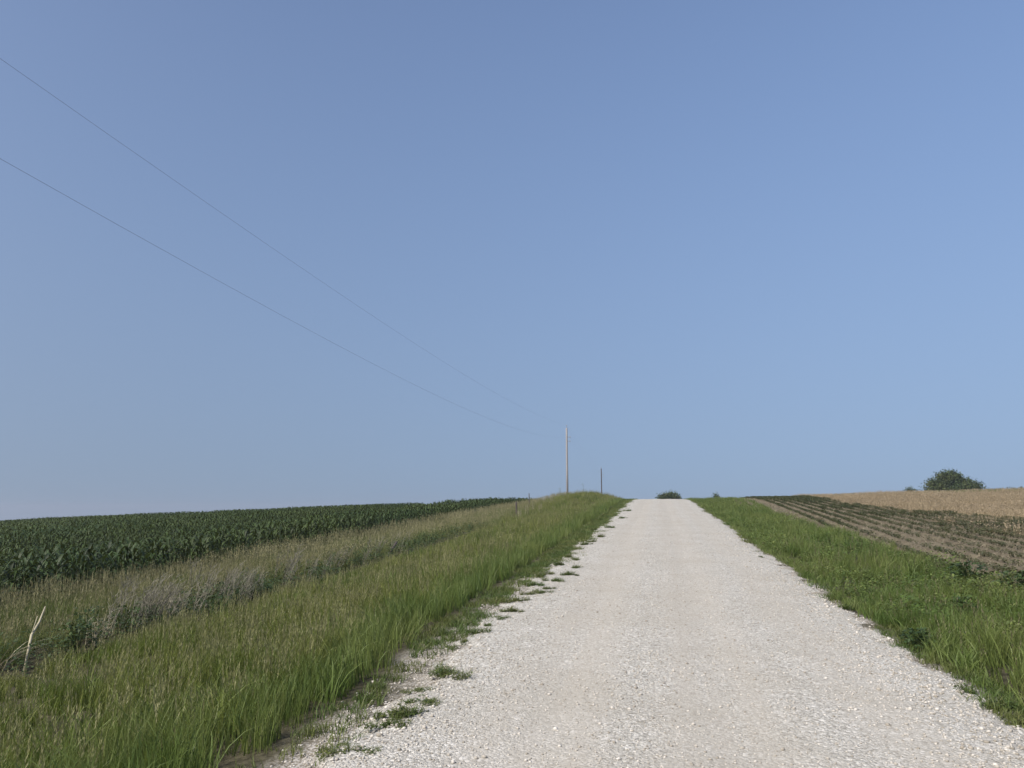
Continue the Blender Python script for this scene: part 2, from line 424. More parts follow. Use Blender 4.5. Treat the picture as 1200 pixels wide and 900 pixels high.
e[0].position = .25; e[0].color = (.29, .26, .21, 1); e[1].position = .75; e[1].color = (.64, .60, .53, 1); x = e.new(.5); x.color = (.44, .405, .345, 1)
p = N(nt, 'ShaderNodeBsdfPrincipled'); p.inputs['Roughness'].default_value = .92; p.inputs['Specular IOR Level'].default_value = .2; lk.new(rr.outputs[0], p.inputs['Base Color'])
o = N(nt, 'ShaderNodeOutputMaterial'); lk.new(p.outputs[0], o.inputs[0])
tag(geo_obj('gravel', gstone, sm), 'loose pale limestone stones lying over the gravel road', 'gravel', kind='stuff')

# ------------------------------------------------------------------ grass
def in_view(x, y, margin=650):
    q, w, d = project(x, y, gz(x, y) + .3)
    return (d > .5) & (q > -margin) & (q < 1200 + margin) & (w < 1600)
def make_pts(x0f, x1f, bands, mask=None):
    """points between x0f(Y) and x1f(Y) with density per band of Y"""
    A, B = [], []
    for y0, y1, dn in bands:
        n = int((y1 - y0) * 12 * dn); b = rng.uniform(y0, y1, n); lo, hi = x0f(b), x1f(b)
        a = rng.uniform(0, 1, n) * 12; ok = a < (hi - lo); a = a + lo
        A.append(a[ok]); B.append(b[ok])
    A = np.concatenate(A); B = np.concatenate(B); k = in_view(A, B)
    if mask is not None: k &= rng.random(len(A)) < mask(A, B)
    A, B = A[k], B[k]
    return np.stack([A, B, gz(A, B)], -1)
def lod(P, near, far, d0=24):
    """split by distance so that far grass uses coarser, wider clumps"""
    d = np.hypot(P[:, 0], P[:, 1]); return P[d < d0], P[d >= d0]
def grow(protos_n, protos_f, P, s0=.8, s1=1.25, d0=24, hz=None, tl=.12):
    g = Geo()
    for pr, Q in zip((protos_n, protos_f), lod(P, 0, 0, d0)):
        if not len(Q): continue
        s = rng.uniform(s0, s1, len(Q)); h = s * (1 if hz is None else hz(Q[:, 0], Q[:, 1]))
        t = rng.normal(0, tl, (len(Q), 2))
        g.join(scatter(pr, Q, rng.random(len(Q)) * 6.28, np.stack([s, h], -1), t))
    return g
K = lambda c: (lambda Y: np.full(np.shape(Y), float(c)))
edge_L = lambda Y: -(3.08 + .35 * (fbm(np.asarray(Y) * .6, np.asarray(Y) * 0, 51) - .5))
ditch = lambda Y: -(9.4 + .5 * (fbm(np.asarray(Y) * .3, np.asarray(Y) * 0, 52) - .5))

# brome bank on the left
brome_n = [grass_proto(200 + i, 46, .10, .33, .5, .0078, .34, 3, heads=4, hh=.43, k=12, sp=.014, wid=.0036, ln=.14) for i in range(8)]
brome_f = [grass_proto(220 + i, 20, .19, .34, .45, .014, .30, 2, heads=2, hh=.44, k=4, sp=.014, wid=.006, stem=.005, ln=.16) for i in range(5)]
coarse = [grass_proto(210 + i, 12, .14, .40, .4, .015, .45, 4, bend=.8) for i in range(4)]
brome_n = brome_n + coarse
P = make_pts(ditch, lambda Y: edge_L(Y) - .55, ((2.5, 14, 29), (14, 26, 20), (26, 50, 14), (50, 92, 9)), lambda a, b: .22 + .95 * sstep(.32, .6, fbm(a * 1.2, b * 1.1, 55)))
tallness = lambda a, b: (.5 + .95 * fbm(a * 1.1, b * 1.0, 61)) * (1 - .3 * sstep(60, 85, b) * sstep(-5, -3, a)) * (1 - .5 * sstep(8.0, 9.4, -a) * (b < 45))
tag(geo_obj('brome_grass', grow(brome_n, brome_f, P, hz=tallness), M['brome']), 'tall olive green seeding grass on the bank left of the gravel road', 'grass', kind='stuff')
# greener strip along the road edge on the left
lush_n = [grass_proto(240 + i, 38, .12, .36, .4, .007, .25, 3) for i in range(5)]
lush_n += coarse[:2]
lush_f = [grass_proto(250 + i, 22, .18, .36, .4, .013, .25, 2) for i in range(4)]
P = make_pts(lambda Y: edge_L(Y) - 1.7, edge_L, ((2.5, 14, 46), (14, 26, 28), (26, 50, 16), (50, 92, 9)), lambda a, b: sstep(-4.9, -3.7, a) * .9 + .1)
tag(geo_obj('edge_grass', grow(lush_n, lush_f, P, hz=lambda a, b: (.8 + .4 * fbm(a, b, 63)) * (1 - .45 * sstep(55, 80, b))), M['lush']), 'dense dark green grass strip hugging the left edge of the road', 'grass', kind='stuff')
# dry seeding strip between ditch and corn
dry_n = [grass_proto(260 + i, 22, .13, .40, .4, .0065, .35, 3, heads=4, hh=.60, k=12, sp=.014, wid=.003, ln=.16) for i in range(6)]
dry_f = [grass_proto(270 + i, 12, .20, .40, .35, .012, .35, 2, heads=5, hh=.60, k=4, sp=.014, wid=.007, stem=.005, ln=.16) for i in range(5)]
P = make_pts(K(-13.6), lambda Y: ditch(Y) - .5 * (np.asarray(Y) < 40), ((8, 26, 26), (26, 50, 15), (50, 92, 10)))
tag(geo_obj('dry_grass', grow(dry_n, dry_f, P, hz=lambda a, b: (.72 + .4 * fbm(a * .5, b * .5, 64)) * (1 - .2 * sstep(50, 80, b))), M['dry']), 'yellowish seeding grass strip between the ditch weeds and the corn', 'grass', kind='stuff')
Q = make_pts(K(-10.5), K(-9.1), ((7, 26, 20), (26, 42, 9)), lambda a, b: .25 + 1.0 * sstep(.35, .6, fbm(a * .9, b * .6, 101)))
# right verge
def forb_proto(seed, n=46, w=.17, h=.30):
    r2 = np.random.default_rng(seed); g = Geo(); V = []; F = []; R_ = []
    for i in range(n):
        a = r2.random() * 6.28; z = h * r2.random() ** .6; e = w * math.sqrt(r2.random()); c = np.array([math.cos(a) * e, math.sin(a) * e, z])
        b = r2.random() * 6.28; l = r2.uniform(.03, .06); d = np.array([math.cos(b), math.sin(b), r2.normal(0, .35)]); s_ = np.array([-d[1], d[0], r2.normal(0, .3)]) * .33
        V += [c, c + (d * .5 + s_) * l, c + d * l, c + (d * .5 - s_) * l]; F.append([4 * i, 4 * i + 1, 4 * i + 2, 4 * i + 3]); R_ += [r2.random()] * 4
    return g.add(V, F, R_)
verge_n = [grass_proto(280 + i, 48, .105, .36, .45, .008, .38, 3, heads=1, hh=.42) for i in range(6)]
verge_n += coarse
verge_f = [grass_proto(290 + i, 18, .19, .34, .4, .012, .40, 2) for i in range(4)]
edge_R = lambda Y: 2.80 + .22 * (1 - sstep(9, 13, Y)) + .3 * (fbm(np.asarray(Y) * .6, np.asarray(Y) * 0, 57) - .5)
P = make_pts(edge_R, lambda Y: FIELD_X + .25 + .5 * (fbm(np.asarray(Y) * .5, np.asarray(Y) * 0, 58) - .5) + .9 * sstep(38, 70, Y), ((4, 14, 33), (14, 28, 24), (28, 50, 18), (50, 95, 11)), lambda a, b: .28 + .9 * sstep(.3, .6, fbm(a * 1.1, b * 1.1, 59)))
forbs = [forb_proto(340 + i) for i in range(5)]
tag(geo_obj('ditch_weeds', scatter(forbs, Q, rng.random(len(Q)) * 6.28, np.stack([rng.uniform(.9, 1.5, len(Q)), rng.uniform(.9, 1.9, len(Q))], -1)), M['weed']), 'dark green leafy growth filling the ditch line under the dead weeds', 'weeds', kind='stuff')
vh = lambda a, b: (.45 + .95 * fbm(a * 1.1, b * 1.0, 65)) * (.55 + .45 * sstep(2.9, 3.7, a)) * (1 - .35 * sstep(5.2, 6.2, a))
gv = grow(verge_n, verge_f, P, hz=vh)
Q = make_pts(lambda Y: edge_R(Y) + .15, K(FIELD_X + .2), ((4, 14, 16), (14, 28, 13), (28, 50, 9), (50, 80, 5)), lambda a, b: 1.4 * sstep(.5, .66, fbm(a * 1.1, b * .9, 99)))
gv.join(scatter(forbs, Q, rng.random(len(Q)) * 6.28, np.stack([rng.uniform(.8, 1.4, len(Q)), rng.uniform(.7, 1.35, len(Q))], -1)))
tag(geo_obj('verge_grass', gv, M['lush']), 'bright green grass verge between the road and the planted rows', 'grass', kind='stuff')
# low growth where gravel meets the grass, both sides
low_n = [grass_proto(300 + i, 26, .08, .075, .5, .007, .9, 2) for i in range(5)]
low_f = [grass_proto(310 + i, 18, .13, .10, .5, .013, .9, 2) for i in range(3)]
def lowmask(a, b):
    u = np.where(a < 0, -a - 2.34 + .36 * sstep(11, 20, b), a - 2.55)
    return sstep(.0, .5, u + .95 * (fbm(a * 2.2, b * 1.1, 71) - .5)) * (1 - .0 * u)
P1 = make_pts(lambda Y: edge_L(Y) + .12, K(-1.85), ((4, 9, 75), (9, 14, 120), (14, 28, 95), (28, 50, 55), (50, 92, 26)), lowmask)
P2 = make_pts(K(2.45), lambda Y: edge_R(Y) + .3, ((4, 14, 110), (14, 28, 60), (28, 50, 30), (50, 92, 12)), lowmask)
tag(geo_obj('low_weeds', grow(low_n, low_f, np.vstack([P1, P2]), .7, 1.4), M['low']), 'short ragged weeds along both gravel edges of the road', 'weeds', kind='stuff')
# tan hill
straw_f = [grass_proto(320 + i, 20, .34, .13, .5, .013, .8, 2, heads=3, hh=.22, k=3, sp=.02, wid=.012, stem=.006) for i in range(5)]
A, B = rng.uniform(10, 90, 72000), rng.uniform(8, 105, 72000)
k = ((A > tan_edge(B) + 1.2 * (fbm(A * .8, B * .8, 73) - .5)) | ((A > 7) & (B < 34) & (fbm(A * .6, B * .35, 77) > .56))) & in_view(A, B); A, B = A[k], B[k]
P = np.stack([A, B, gz(A, B)], -1)
tag(geo_obj('straw_grass', grow(straw_f, straw_f, P, .7, 1.5, hz=lambda a, b: .5 + .9 * fbm(a * .25, b * .25, 75)), M['straw']), 'dry tan grass covering the low hill at the right', 'grass', kind='stuff')

A, B = rng.uniform(12, 75, 9000), rng.uniform(74, 104, 9000)
k = (A > tan_edge(B)) & (fbm(A * .12, B * .3, 79) > .5) & in_view(A, B); A, B = A[k], B[k]
tag(geo_obj('hill_weeds', scatter(forbs, np.stack([A, B, gz(A, B)], -1), rng.random(len(A)) * 6.28, rng.uniform(.6, 1.1, len(A))), M['low']), 'scattered green weeds along the top of the tan hill', 'weeds', kind='stuff')

# ------------------------------------------------------------------ bean rows and residue
def bean_proto(seed):
    r2 = np.random.default_rng(seed); g = Geo()
    for i in range(13):
        a = r2.random() * 6.28; rr_ = r2.uniform(.02, .11); z = r2.uniform(.07, .19)
        c = np.array([math.cos(a) * rr_, math.sin(a) * rr_, z]); b = a + r2.normal(0, .8); l = r2.uniform(.05, .08); w = l * .42; dz = r2.uniform(-.03, .02)
        d = np.array([math.cos(b), math.sin(b), 0]); s = np.array([-d[1], d[0], r2.normal(0, .3)])
        g.add([c, c + d * l * .5 + s * w + [0, 0, .01], c + d * l + [0, 0, dz], c + d * l * .5 - s * w + [0, 0, .01]], [[0, 1, 2, 3]], r2.random())
        g.add([[0, 0, 0], [.006, 0, 0], c + [.004, 0, 0], c], [[0, 1, 2, 3]], .3)
    return g
beans = [bean_proto(400 + i) for i in range(6)]
A, B, S = [], [], []
for k in range(24):
    b = np.arange(8, 92, .085); b = b + rng.normal(0, .02, len(b)); a = row_x(k, b) + rng.normal(0, .025, len(b))
    ok = (a > FIELD_X + .1) & (a < tan_edge(b) + .5 * (fbm(a, b, 81) - .4)) & (rng.random(len(b)) < .5 + .7 * sstep(.28, .55, fbm(a * .5, b * .35, 83))+ .15 * sstep(52, 66, b))
    A.append(a[ok]); B.append(b[ok])
A = np.concatenate(A); B = np.concatenate(B); k = in_view(A, B); A, B = A[k], B[k]
size = rng.uniform(.6, 1.1, len(A)) * (.66 + .2 * sstep(50, 70, B) + .3 * sstep(.5, .7, fbm(A * .3, B * .3, 85)))
tag(geo_obj('bean_rows', scatter(beans, np.stack([A, B, gz(A, B) - .01], -1), rng.random(len(A)) * 6.28, size), M['bean']), 'young green bean plants in curving rows on the bare right field', 'bean crop', kind='stuff')
res = [blades(6, .14, .045, .6, .012, 2.0, 1, .2, np.random.default_rng(420 + i))[0] for i in range(5)]
A, B = rng.uniform(5.6, 18, 46000), rng.uniform(8, 85, 46000)
k = (A > FIELD_X - .3) & (A < tan_edge(B)) & (rng.random(len(A)) < .25 + .9 * sstep(.35, .65, fbm(A * .7, B * .4, 87))) & in_view(A, B); A, B = A[k], B[k]
tag(geo_obj('crop_residue', scatter(res, np.stack([A, B, gz(A, B) + .004], -1), rng.random(len(A)) * 6.28, rng.uniform(.6, 1.6, len(A))), M['residue']), 'bits of old tan stalks littering the soil between the bean rows', 'crop residue', kind='stuff')

# ------------------------------------------------------------------ corn
def corn_proto(seed, seg=5, nl=10, h=1.05):
    r2 = np.random.default_rng(seed); g = Geo(); a0 = r2.random() * 6.28
    if seg > 3: g.join(tube([[0, 0, 0], [0, 0, h * .5], [.01, 0, h * .8]], [.014, .012, .006], 5, False))
    for i in range(nl):
        z0 = h * (.12 + .70 * i / (nl - 1)); a = a0 + math.pi * i + r2.normal(0, .35)
        L = h * r2.uniform(.55, .75) * (1 - .25 * abs(i / (nl - 1) - .5)); up = .35 + .55 * i / (nl - 1); wd = r2.uniform(.052, .075) * (1 if seg > 3 else 1.15)
        t = np.linspace(0, 1, seg + 1); d = np.array([math.cos(a), math.sin(a), 0]); s = np.array([-d[1], d[0], 0])
        hor = L * (t * .85) * (1 - .35 * up); ver = L * (up * 1.25 * t - (up * .55 + .55) * t ** 2.2)
        tw = r2.normal(0, .5) * t; w = wd * .5 * np.clip(np.minimum(.35 + t * 4, 1.0) * (1 - t ** 2.5), .03, 1)
        c = d[None] * hor[:, None] + np.array([0, 0, 1])[None] * (z0 + ver)[:, None]
        sv = s[None] * np.cos(tw)[:, None] + np.array([0, 0, 1])[None] * np.sin(tw)[:, None]
        fold = np.array([0, 0, .35])[None] * w[:, None]
        V = np.stack([c - sv * w[:, None] + fold, c, c + sv * w[:, None] + fold], 1).reshape(-1, 3)
        F = []
        for j in range(seg):
            b = j * 3; F += [[b, b + 1, b + 4, b + 3], [b + 1, b + 2, b + 5, b + 4]]
        g.add(V, F, r2.random(), .0)
    return g
corn_n = [corn_proto(500 + i) for i in range(6)]; corn_f = [corn_proto(520 + i, 3, 8) for i in range(5)]
CP = []
for k in range(170):
    x = -13.9 - .76 * k; st = .17 if k < 22 else .2
    b = np.arange(0, 100, st); b = b + rng.normal(0, .03, len(b)); a = x + rng.normal(0, .03, len(b))
    gap = (fbm(a * .45, b * .25, 91) > .36) if k > 1 else np.ones(len(b), bool)
    ok = (b > 0) & gap & (rng.random(len(b)) < .96)
    CP.append(np.stack([a[ok], b[ok], np.full(ok.sum(), k)], -1))
CP = np.vstack(CP); k = in_view(CP[:, 0], CP[:, 1], 420); CP = CP[k]
q, w, d = project(CP[:, 0], CP[:, 1], gz(CP[:, 0], CP[:, 1]) + .6)
inframe = (q > 2) & (q < 600) & (w < 740)
score = np.where(inframe, d + 5.0 * CP[:, 2], 1e9)
order = np.argsort(score); near = order[:300]; rest = order[300:]
corn_me = [mesh_from('corn_plant', g.v, g.f, {'rnd': g.rnd, 'head': g.head}, M['corn']) for g in corn_n]
ch = lambda a, b: (.9 + .28 * fbm(a * .25, b * .25, 93)) * (1 - .38 * sstep(18.3, 19.3, -a) * (1 - sstep(22.5, 27, -a)))
for i in near:
    a, b, row = CP[i]
    o = link('corn_plant', corn_me[rng.integers(0, 6)], None, (a, b, float(gz(a, b)) - .01), (rng.normal(0, .05), rng.normal(0, .05), rng.random() * 6.28), float(ch(a, b) * rng.uniform(.9, 1.1)))
    tag(o, 'dark green leafy corn plant in the front rows beside the yellowish grass strip', 'corn plant', 'corn plants in the front rows')
R = CP[rest]; P = np.stack([R[:, 0], R[:, 1], gz(R[:, 0], R[:, 1]) - .01], -1); dd = np.hypot(P[:, 0], P[:, 1])
g = Geo()
for pr, mk in ((corn_n, dd < 26), (corn_f, dd >= 26)):
    Q = P[mk]; g.join(scatter(pr, Q, rng.random(len(Q)) * 6.28, ch(Q[:, 0], Q[:, 1]) * rng.uniform(.88, 1.1, len(Q)), rng.normal(0, .05, (len(Q), 2))))
tag(geo_obj('corn_field', g, M['corn']), 'dark green corn filling the sloping field behind the front rows', 'corn crop', kind='stuff')
# a distant green crop beyond the tan hill, seen as a thin line
A = rng.uniform(38, 130, 5000); B = rng.uniform(96, 122, 5000); B = B + (A - 38) * .1
P = np.stack([A, B, gz(A, B)], -1)
tag(geo_obj('far_crop', scatter(corn_f, P, rng.random(5000) * 6.28, rng.uniform(.42, .62, 5000)), M['corn']), 'thin dark green line of crop beyond the tan hill', 'crop', kind='stuff')

# ------------------------------------------------------------------ dead weeds, stalks, posts
def dead_weed_geo(seed, h=.80, ns=6, lean=.30, rad=.24, br=9):
    r2 = np.random.default_rng(seed); g = Geo()
    for i in range(ns):
        a = r2.random() * 6.28; b0 = np.array([math.cos(a), math.sin(a), 0]) * rad * math.sqrt(r2.random())
        H = h * r2.uniform(.6, 1.1); ln = np.array([lean * r2.uniform(.2, 1.6), r2.normal(0, .15), 0]) * H
        pts = [b0 + ln * t ** 1.4 + np.array([0, 0, H * t]) for t in (0, .35, .7, 1)]
        g.join(tube(pts, [.0075, .006, .0045, .002], 3, False)); g.rnd[-12:] = r2.random()
        for j in range(br):
            t = r2.uniform(.45, 1); p0 = b0 + ln * t ** 1.4 + np.array([0, 0, H * t]); c = r2.random() * 6.28
            q = p0 + np.array([math.cos(c) * .09 + .04, math.sin(c) * .09, r2.uniform(.02, .14)]) * r2.uniform(.6, 1.4)
            n0 = len(g.v); g.join(tube([p0, q], [.0038, .002], 3, False)); g.rnd[n0:] = r2.random()
    return g
dw = [dead_weed_geo(600 + i) for i in range(5)]
dw_me = [mesh_from('dead_weed', x.v, x.f, {'rnd': x.rnd, 'head': x.head}, M['deadweed']) for x in dw]
def at_line(px, x):        # ground point on the line X = x seen in photo column px
    r_ = ray(px, 640); return x, r_[1] * x / r_[0]
def add_weed(px, x, s, me, label, group, rz=0.0):
    X_, Y_ = at_line(px, x)
    o = link('dead_weed', me, None, (X_, Y_, float(gz(X_, Y_)) - .02), (0, 0, YAW + rz), s)
    return tag(o, label, 'dead weed', group)
for i in range(42):
    px = rng.uniform(128, 322) if i < 36 else rng.uniform(322, 372)
    add_weed(px, -9.3 - rng.random() * 1.3, rng.uniform(.8, 1.3), dw_me[i % 5], 'brittle grey weed skeleton in the thick dead patch along the ditch', 'grey dead weeds in the thick ditch patch', rng.normal(0, .3))
for i in range(10):
    px = rng.uniform(372, 485)
    add_weed(px, -9.3 - rng.random() * .9, rng.uniform(.75, 1.05), dw_me[i % 5], 'sparse grey weed skeleton farther up the ditch line before the leaning post', 'sparse dead weeds up the ditch line', rng.normal(0, .3))
dk = [dead_weed_geo(640 + i, .6, 5, .06, .12, 3) for i in range(3)]
dk_me = [mesh_from('dead_weed', x.v, x.f, {'rnd': x.rnd, 'head': x.head}, M['palestalk']) for x in dk]
for i in range(16):
    px = rng.uniform(600, 690)
    add_weed(px, -9.6 + rng.random() * 1.2, rng.uniform(.8, 1.2), dk_me[i % 3], 'pale upright dead weed on the grassy rise at the foot of the grey pole', 'pale dead weeds on the rise', rng.normal(0, .3))
for i in range(3):
    add_weed(118 + 9 * i, -9.6, 1.0 - .1 * i, dk_me[i], 'thin pale upright dead weed at the near end of the thick grey patch', 'thin pale weeds by the near end of the patch')
# pale forked stalk leaning over the ditch at far left
def at_px(px, py, x, h=0):
    r_ = ray(px, py); t = x / r_[0]; return CAM + r_ * t
b0 = at_px(29, 772, -9.5); t1 = at_px(53, 711, -9.9); f0 = at_px(37, 744, -9.65); t2 = at_px(44, 722, -9.75); md = at_px(46, 729, -9.8)
root = bpy.data.objects.new('dry_stalk', None); COL.objects.link(root); root.location = b0
tag(root, 'tall pale forked dry stalk leaning right over the ditch', 'dry stalk')
low_end = np.array([b0[0], b0[1], float(gz(b0[0], b0[1])) - .02])
geo_obj('stem', tube([low_end - b0, (f0 - b0), (md - b0), (t1 - b0)], [.018, .02, .017, .009], 6), M['palestalk'], root, smooth=True)
geo_obj('side_branch', tube([(f0 - b0) - [.004, .004, .02], (t2 - b0) * .97, t2 - b0], [.009, .007, .004], 5), M['palestalk'], root, smooth=True)
c0 = at_px(3, 764, -10.0); g = Geo()
r2 = np.random.default_rng(77); g, _ = blades(26, .12, .5, .3, .014, 1.5, 4, .6, r2, az=YAW + .1)
o = geo_obj('dry_clump', g, M['palestalk'], None, (c0[0] , c0[1], float(gz(c0[0], c0[1])))); tag(o, 'flattened straw coloured grass clump leaning right beside the forked dry stalk', 'grass clump')

def post(px, y_base, y_top, px_top, x, r0, label, group=None):
    b = at_px(px, y_base, x); t = at_px(px_top, y_top, x)
    zb = float(gz(b[0], b[1])); lo = b + (b - t) * max(0, (b[2] - zb + .15) / max(t[2] - b[2], .1))
    o = geo_obj('fence_post', tube([lo - lo, (t - lo) * .5 + [.01, 0, 0], (t - lo) * .98, t - lo], [r0, r0 * .95, r0 * .9, r0 * .6], 8), M['post'], None, lo, smooth=False)
    return tag(o, label, 'fence post', group)
post(453, 653, 635, 465, -9.9, .05, 'dark wooden post leaning right in the grass beyond the dead weeds')
post(605, 597, 588, 605, -9.8, .07, 'short dark fence post low on the rise left of the grey pole')
post(620, 586, 578, 620, -10.2, .035, 'thin weathered fence post standing against the sky where corn meets the rise')

# ------------------------------------------------------------------ tufts and broadleaf weeds
def tuft_geo(seed, w=.2, h=.12):
    r2 = np.random.default_rng(seed); g = Geo()
    for c_ in range(5):
        o_ = r2.normal(0, w * .5, 3) * [1, 1, 0]; q = r2.uniform(.45, 1.0); n = int(60 * q)
        b_, _ = blades(n, w * .45 * q, h * q, .6, .007, 1.0, 3, .8, r2); b_.v = b_.v + o_; g.join(b_)
        for i in range(n):
            a = r2.random() * 6.28; rr_ = w * .55 * q * math.sqrt(r2.random()); z = r2.uniform(.005, h * .6 * q)
            c = o_ + np.array([math.cos(a) * rr_, math.sin(a) * rr_, z]); b = r2.random() * 6.28; l = r2.uniform(.02, .045)
            d = np.array([math.cos(b), math.sin(b), r2.normal(0, .3)]); s = np.array([-d[1], d[0], 0]) * .35
            g.add([c, c + (d * .5 + s) * l, c + d * l, c + (d * .5 - s) * l], [[0, 1, 2, 3]], r2.random())
    return g
tufts = [tuft_geo(700 + i) for i in range(7)]
tuft_me = [mesh_from('weed_tuft', x.v, x.f, {'rnd': x.rnd, 'head': x.head}, M['low']) for x in tufts]
def tuft(px, py, s, label, group=None, sq=1.0):
    q = hit(px, py)
    if q[0] < 0 and q[1] > 12: q[0] -= .13
    o = link('weed_tuft', tuft_me[rng.integers(0, 7)], None, (q[0], q[1], float(max(gz(q[0], q[1]), road_z(q[0], q[1]))) - .008), (0, 0, rng.random() * 6.28), 1)
    o.scale = (s, s * rng.uniform(.8, 1.3), s * sq * rng.uniform(.8, 1.1)); return tag(o, label, 'weed tuft', group)
tuft(471, 846, 1.0, 'biggest low green tuft alone on the gravel near the bottom of the road')
tuft(456, 857, .8, 'low tuft touching the near side of the biggest gravel tuft')
tuft(525, 796, .95, 'leafy green tuft on the gravel farthest up of the loose tufts near the bottom')
tuft(503, 826, .75, 'flat wide tuft on the gravel just beyond the biggest tuft', sq=.6)
tuft(492, 815, .55, 'tiny tuft between the flat wide tuft and the grassy edge', sq=.6)
tuft(427, 890, .6, 'flat sparse tuft on the gravel at the very bottom of the picture', sq=.5)
tuft(410, 877, .5, 'small thin tuft next to the sparse bottom tuft on its grass side', sq=.5)
tuft(380, 889, .9, 'green tuft joined to the short weeds at the bottom of the left gravel edge')
strip = [(691, 640, 1.35), (699, 637, 1.0), (684, 645, 1.1), (665, 649, .9), (684, 659, .8), (681, 669, .7), (665, 664, .95), (652, 675, 1.0), (668, 677, .8), (635, 688, 1.0), (644, 698, 1.1), (652, 693, .8), (615, 708, 1.1), (600, 720, 1.1), (587, 728, .9),
         (719, 620, 1.2), (708, 631, 1.0), (731, 609, 1.1), (725, 605, 1.0), (738, 600, 1.0), (713, 614, 1.0), (560, 745, .8), (545, 754, .6), (573, 737, .7), (627, 700, .9), (658, 684, .7), (675, 655, 1.0), (640, 678, .8), (735, 595, 1.1), (702, 622, 1.0)]
for px, py, s in strip:
    tuft(px, py, s * (1.0 if py > 715 else 1.1) * rng.uniform(.65, 1.2), 'low green tuft in the broken line of tufts up the left gravel edge', 'tufts up the left gravel edge')
tuft(1134, 813, .9, 'thin green tuft on the right shoulder gravel at the far end of a pair')
tuft(1168, 831, 1.15, 'bigger olive tuft on the right shoulder gravel nearest the corner')
tuft(1190, 846, .9, 'low tuft running off the right edge of the picture on the shoulder gravel')
tuft(986, 714, .85, 'green tuft jutting from the right verge onto the gravel edge')
tuft(891, 655, .6, 'small brownish tuft at the right gravel edge halfway up the road', sq=.7)

def broadleaf_geo(seed, w=.30, h=.4, n=330, lf=.055):
    r2 = np.random.default_rng(seed); g = Geo()
    for i in range(n):
        a = r2.random() * 6.28; z = h * r2.random() ** .7; rr_ = w * (1 - .6 * (z / h) ** 2) * math.sqrt(r2.random())
        c = np.array([math.cos(a) * rr_, math.sin(a) * rr_, z]); b = a + r2.normal(0, .7); l = lf * r2.uniform(.6, 1.3)
        d = np.array([math.cos(b), math.sin(b), r2.normal(-.1, .35)]); s = np.array([-d[1], d[0], r2.normal(0, .3)]) * .34
        g.add([c, c + (d * .45 + s) * l, c + d * l, c + (d * .45 - s) * l], [[0, 1, 2, 3]], r2.random())
        if i % 8 == 0:
            n0 = len(g.v); g.join(tube([[0, 0, 0], c * [.5, .5, .6], c], [.006, .005, .003], 3, False)); g.rnd[n0:] = .4
    return g
def broadleaf(px, py, s, label, seed, mat='weed', h=.3, x=None):
    q = hit(px, py, .1) if x is None else at_px(px, py, x)
    o = geo_obj('broadleaf_weed', broadleaf_geo(seed, h=h / s * s), M[mat], None, (q[0], q[1], float(gz(q[0], q[1])) - .01)); o.scale = (s,) * 3
    return tag(o, label, 'broadleaf weed')
broadleaf(1136, 679, 1.5, 'wide dark green weed clump where the right verge meets bare soil', 801)
broadleaf(1128, 720, .8, 'small dark leafy weed poking from the middle of the right verge', 802, h=.45)
broadleaf(1193, 692, 1.4, 'dark leafy weed clump at the right picture edge beside bare soil', 803)
broadleaf(1075, 752, .8, 'dark leafy weed low in the right verge close to the gravel', 804, h=.32)
broadleaf(88, 765, 1.2, 'dark green leafy weed in the ditch just right of the forked dry stalk', 805, h=.5, x=-9.5)

# tall thin weeds against the sky near the pole
def tall_weed_geo(seed, h=1.0):
    r2 = np.random.default_rng(seed); g = tube([[0, 0, 0], [.02, 0, h * .5], [.0, .02, h]], [.012, .009, .004], 4, False)
    for i in range(70):
        z = h * r2.uniform(.2, 1); a = r2.random() * 6.28; e = .2 * (1.1 - .6 * z / h) * r2.random() ** .5
        c = np.array([math.cos(a) * e, math.sin(a) * e, z]); d = np.array([math.cos(a), math.sin(a), r2.normal(.2, .3)]); s = np.array([-d[1], d[0], 0]) * .2; l = .09
        g.add([c, c + (d * .5 + s) * l, c + d * l, c + (d * .5 - s) * l], [[0, 1, 2, 3]], r2.random())
    return g
for px, x, hgt, lab in ((685, -7.9, 1.25, 'tall feathery weed against the sky between the two poles'), (657, -9.7, 1.0, 'thin green weed against the sky just left of the grey pole base'), (840, 8.0, .0, '')):
    if not lab: continue
    X_, Y_ = at_line(px, x); Y_ = min(Y_, 84)
    tag(geo_obj('tall_weed', tall_weed_geo(int(px), hgt), M['brome'], None, (X_, Y_, float(gz(X_, Y_)))), lab, 'tall weed')

